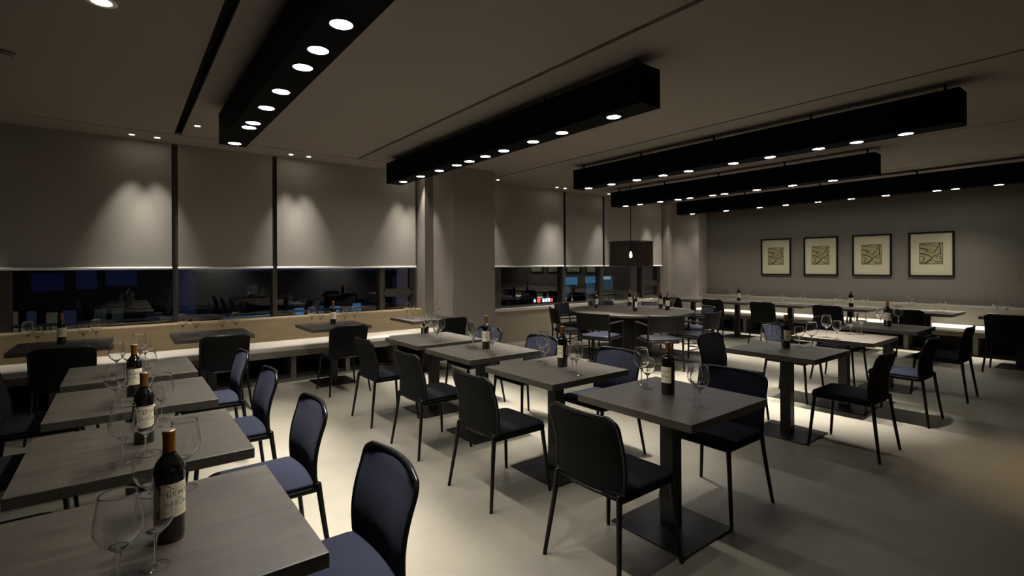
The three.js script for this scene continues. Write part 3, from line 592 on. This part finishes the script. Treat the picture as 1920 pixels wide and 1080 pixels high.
// ------------------------------------------------------------------ pendant lamp over the round table
{
  const t = base('pendant_lamp', 'black drum pendant lamp over the round table, bulb glowing through', 'pendant lamp', [RT.x, 1.483, RT.z]), r = 0.365, h = 0.41;
  part('lamp_shade', new THREE.CylinderGeometry(r, r, h, 64, 1, true).translate(0, h / 2, 0), M.shade, t);
  for (const y of [0, h]) part('shade_hoop', new THREE.TorusGeometry(r, 0.005, 8, 64).rotateX(Math.PI / 2).translate(0, y, 0), M.housing, t);
  part('spider', mergeGeometries([0, 1, 2].map((k) => taper([V(0, h, 0), V(r * Math.cos(k * 2.094), h, r * Math.sin(k * 2.094))], 0.003, 0.003, 6, 2))), M.housing, t);
  part('cord', new THREE.CylinderGeometry(0.006, 0.006, CEIL - 1.483 - h + 0.14, 8).translate(0, (CEIL - 1.483 + h - 0.14) / 2, 0), M.housing, t);
  part('socket', lathe([[0, h - 0.16], [0.02, h - 0.16], [0.022, h - 0.11], [0.008, h - 0.08], [0, h - 0.08]], 20), M.housing, t);
  part('bulb', lathe(smooth([[0.0, 0.14], [0.018, 0.15], [0.026, 0.175], [0.02, 0.21], [0.012, 0.25]], 20), 24), M.bulb, t);
  part('canopy', lathe([[0, CEIL - 1.483 - 0.025], [0.05, CEIL - 1.483 - 0.022], [0.055, CEIL - 1.483], [0, CEIL - 1.483]], 28), M.housing, t);
  const p = new THREE.PointLight(new THREE.Color(1, 0.72, 0.42), 0.12, 0, 2); p.position.set(RT.x, 1.483 + 0.185, RT.z); p.castShadow = true; scene.add(p);
}

// ------------------------------------------------------------------ framed prints
{
  const names = ['first', 'second', 'third', 'fourth'];
  [[-5.392, -4.761], [-4.507, -3.876], [-3.627, -2.993], [-2.742, -2.107]].forEach(([a, b], i) => {
    const h = 0.8, w = b - a, t = base('framed_picture', `${names[i]} framed print from the pillar, black lines on an ochre square`, 'picture', [XE, 1.27, (a + b) / 2], -Math.PI / 2, 'framed prints on the wall');
    const f = 0.028, d = 0.03;   // local: x along the wall, z out from the wall
    const bar = (x0, y0, x1, y1) => part('frame_bar', rbx(x0, y0, 0.001, x1, y1, d, 0.002), M.pictureFrame, t);
    bar(-w / 2, 0, w / 2, f); bar(-w / 2, h - f, w / 2, h); bar(-w / 2, f, -w / 2 + f, h - f); bar(w / 2 - f, f, w / 2, h - f);
    part('mat_board', bx(-w / 2 + f, f, 0.002, w / 2 - f, h - f, 0.012), M.mat, t);
    part('print', new THREE.BoxGeometry(0.33, 0.385, 0.003).translate(0.0, 0.415, 0.0125), M.print, t);
  });
}
// socket plate on the pillar
{
  const t = base('wall_socket', 'small socket plate low on the front of the pillar', 'socket', [4.49, 0.535, -6.72]);
  part('cover_plate', rbx(-0.055, -0.04, 0, 0.055, 0.04, 0.008, 0.003), M.plate, t);
  part('insert', rbx(-0.04, -0.025, 0.006, 0.04, 0.025, 0.0095, 0.002), M.frame, t);
}

// ------------------------------------------------------------------ outside: terrace rail, street, lit buildings at night
struct('exterior_street', bx(-60, -6.2, -90, 90, -6, -12), M.asphalt);
struct('exterior_terrace', bx(-8, 0.0, -9.4, 20, 0.1, -7.92), M.facadeB);
{
  const t = base('balcony_rail', 'pale terrace handrail outside the windows', 'railing', [0, 0.1, -9.2]);
  part('handrail', rbx(-7.5, 0.60, -0.022, 20, 0.635, 0.022, 0.008), M.rail, t);
  for (let x = -7.2; x < 20; x += 1.6) part('rail_post', rbx(x - 0.015, 0, -0.012, x + 0.015, 0.6, 0.012, 0.003), M.rail, t);
}
function building(label, x0, x1, y1, z, mat, wins, depth = 8) {
  const t = base('exterior_building', label, 'building', [(x0 + x1) / 2, -6, z]), w = x1 - x0;
  part('facade', bx(-w / 2, 0, -depth, w / 2, y1 + 6, 0), mat, t);
  part('parapet', bx(-w / 2 - 0.15, y1 + 6, -depth, w / 2 + 0.15, y1 + 6.35, 0.15), mat, t);
  for (const [a, b, p, q, m] of wins) {
    const cx = (x0 + x1) / 2;
    const f = part('window_frame', bx(a - cx - 0.06, p + 6 - 0.06, 0, b - cx + 0.06, q + 6 + 0.06, 0.06), M.facadeB, t);
    part('lit_window', bx(a - cx, p + 6, 0.05, b - cx, q + 6, 0.075), m, f);
  }
  return t;
}
const warmWin = glow(0.03, 0.028, 0.015), paleWin = glow(0.008, 0.010, 0.018), blueWin = glow(0.001, 0.002, 0.010), cyan = glow(0.02, 0.10, 0.19), cyanDim = glow(0.006, 0.032, 0.05), dimWin = glow(0.008, 0.012, 0.010);
building('dark building with a row of lit shopfronts, seen through the window beside the leftmost table', -12, 1.9, 4.5, -28, M.facadeB, [
  [-3.62, -3.4, -1.6, -0.25, warmWin], [-3.15, -2.85, -1.6, -0.25, paleWin], [-2.55, -2.2, -1.3, -0.35, warmWin], [-2.05, -1.6, -1.3, -0.3, paleWin], [-1.0, -0.6, -1.2, -0.3, dimWin], [-0.4, 0.0, -1.2, -0.3, dimWin],
  [-3.0, -2.0, 0.55, 1.3, blueWin], [-1.6, -0.9, 0.6, 1.6, glow(0.002, 0.004, 0.014)], [-0.6, 0.5, 0.7, 1.5, glow(0.002, 0.004, 0.014)]]);
building('low dark building with teal-lit ground floor across the street', 3.6, 13.0, 0.9, -28, M.facadeB, [[4.1, 6.2, -1.7, -0.95, cyanDim], [7.3, 7.8, -1.3, -0.7, cyan], [8.2, 8.45, -1.3, -0.65, cyanDim], [8.6, 8.85, -1.3, -0.65, cyanDim], [9.2, 9.75, -1.35, -0.7, cyan], [9.95, 10.3, -1.35, -0.85, cyanDim], [10.5, 11.0, -1.35, -0.6, cyan], [5.0, 5.5, 0.1, 0.6, dimWin]]);
building('grey building with bright cyan windows, seen beyond the round table', 19, 40, 3.5, -28, M.facadeB, [
  [27.4, 28.9, 0.0, 0.62, cyan], [29.8, 31.0, 0.1, 0.62, cyan], [31.8, 33.2, -0.5, 0.6, cyanDim], [32.0, 32.9, 0.35, 0.6, glow(0.22, 0.38, 0.45)], [29.9, 30.9, -0.8, 0.05, cyanDim], [27.4, 28.0, -1.0, -0.1, cyanDim]]);
{
  const t = base('neon_sign', 'small red and white neon sign glowing low outside the far window', 'sign', [25.2, -1.0, -27.8]);
  part('sign_board', bx(-1.3, -0.75, -0.08, 1.3, 0.15, 0), M.facadeB, t);
  const red = glow(1.0, 0.10, 0.06, 1.6), white = glow(0.85, 0.9, 1.0, 1.6), bar = (a, b, p, q, m) => part('neon_tube', rbx(a, p, 0.0, b, q, 0.05, 0.02), m, t);
  bar(-1.0, -0.92, -0.2, 0.06, white); bar(-1.08, -0.84, -0.11, -0.04, white); bar(-0.7, -0.42, -0.22, 0.08, red);
  for (let k = 0; k < 4; k++) bar(-0.2 + k * 0.28, 0.0 + k * 0.28, -0.2, 0.06, k === 3 ? red : white);
  for (let k = 0; k < 5; k++) bar(-1.05 + k * 0.42, -0.75 + k * 0.42, -0.55, -0.38, white);
}

scene.traverse((o) => { if (o.isMesh) { o.castShadow = true; o.receiveShadow = true; } });
renderer.render(scene, camera);
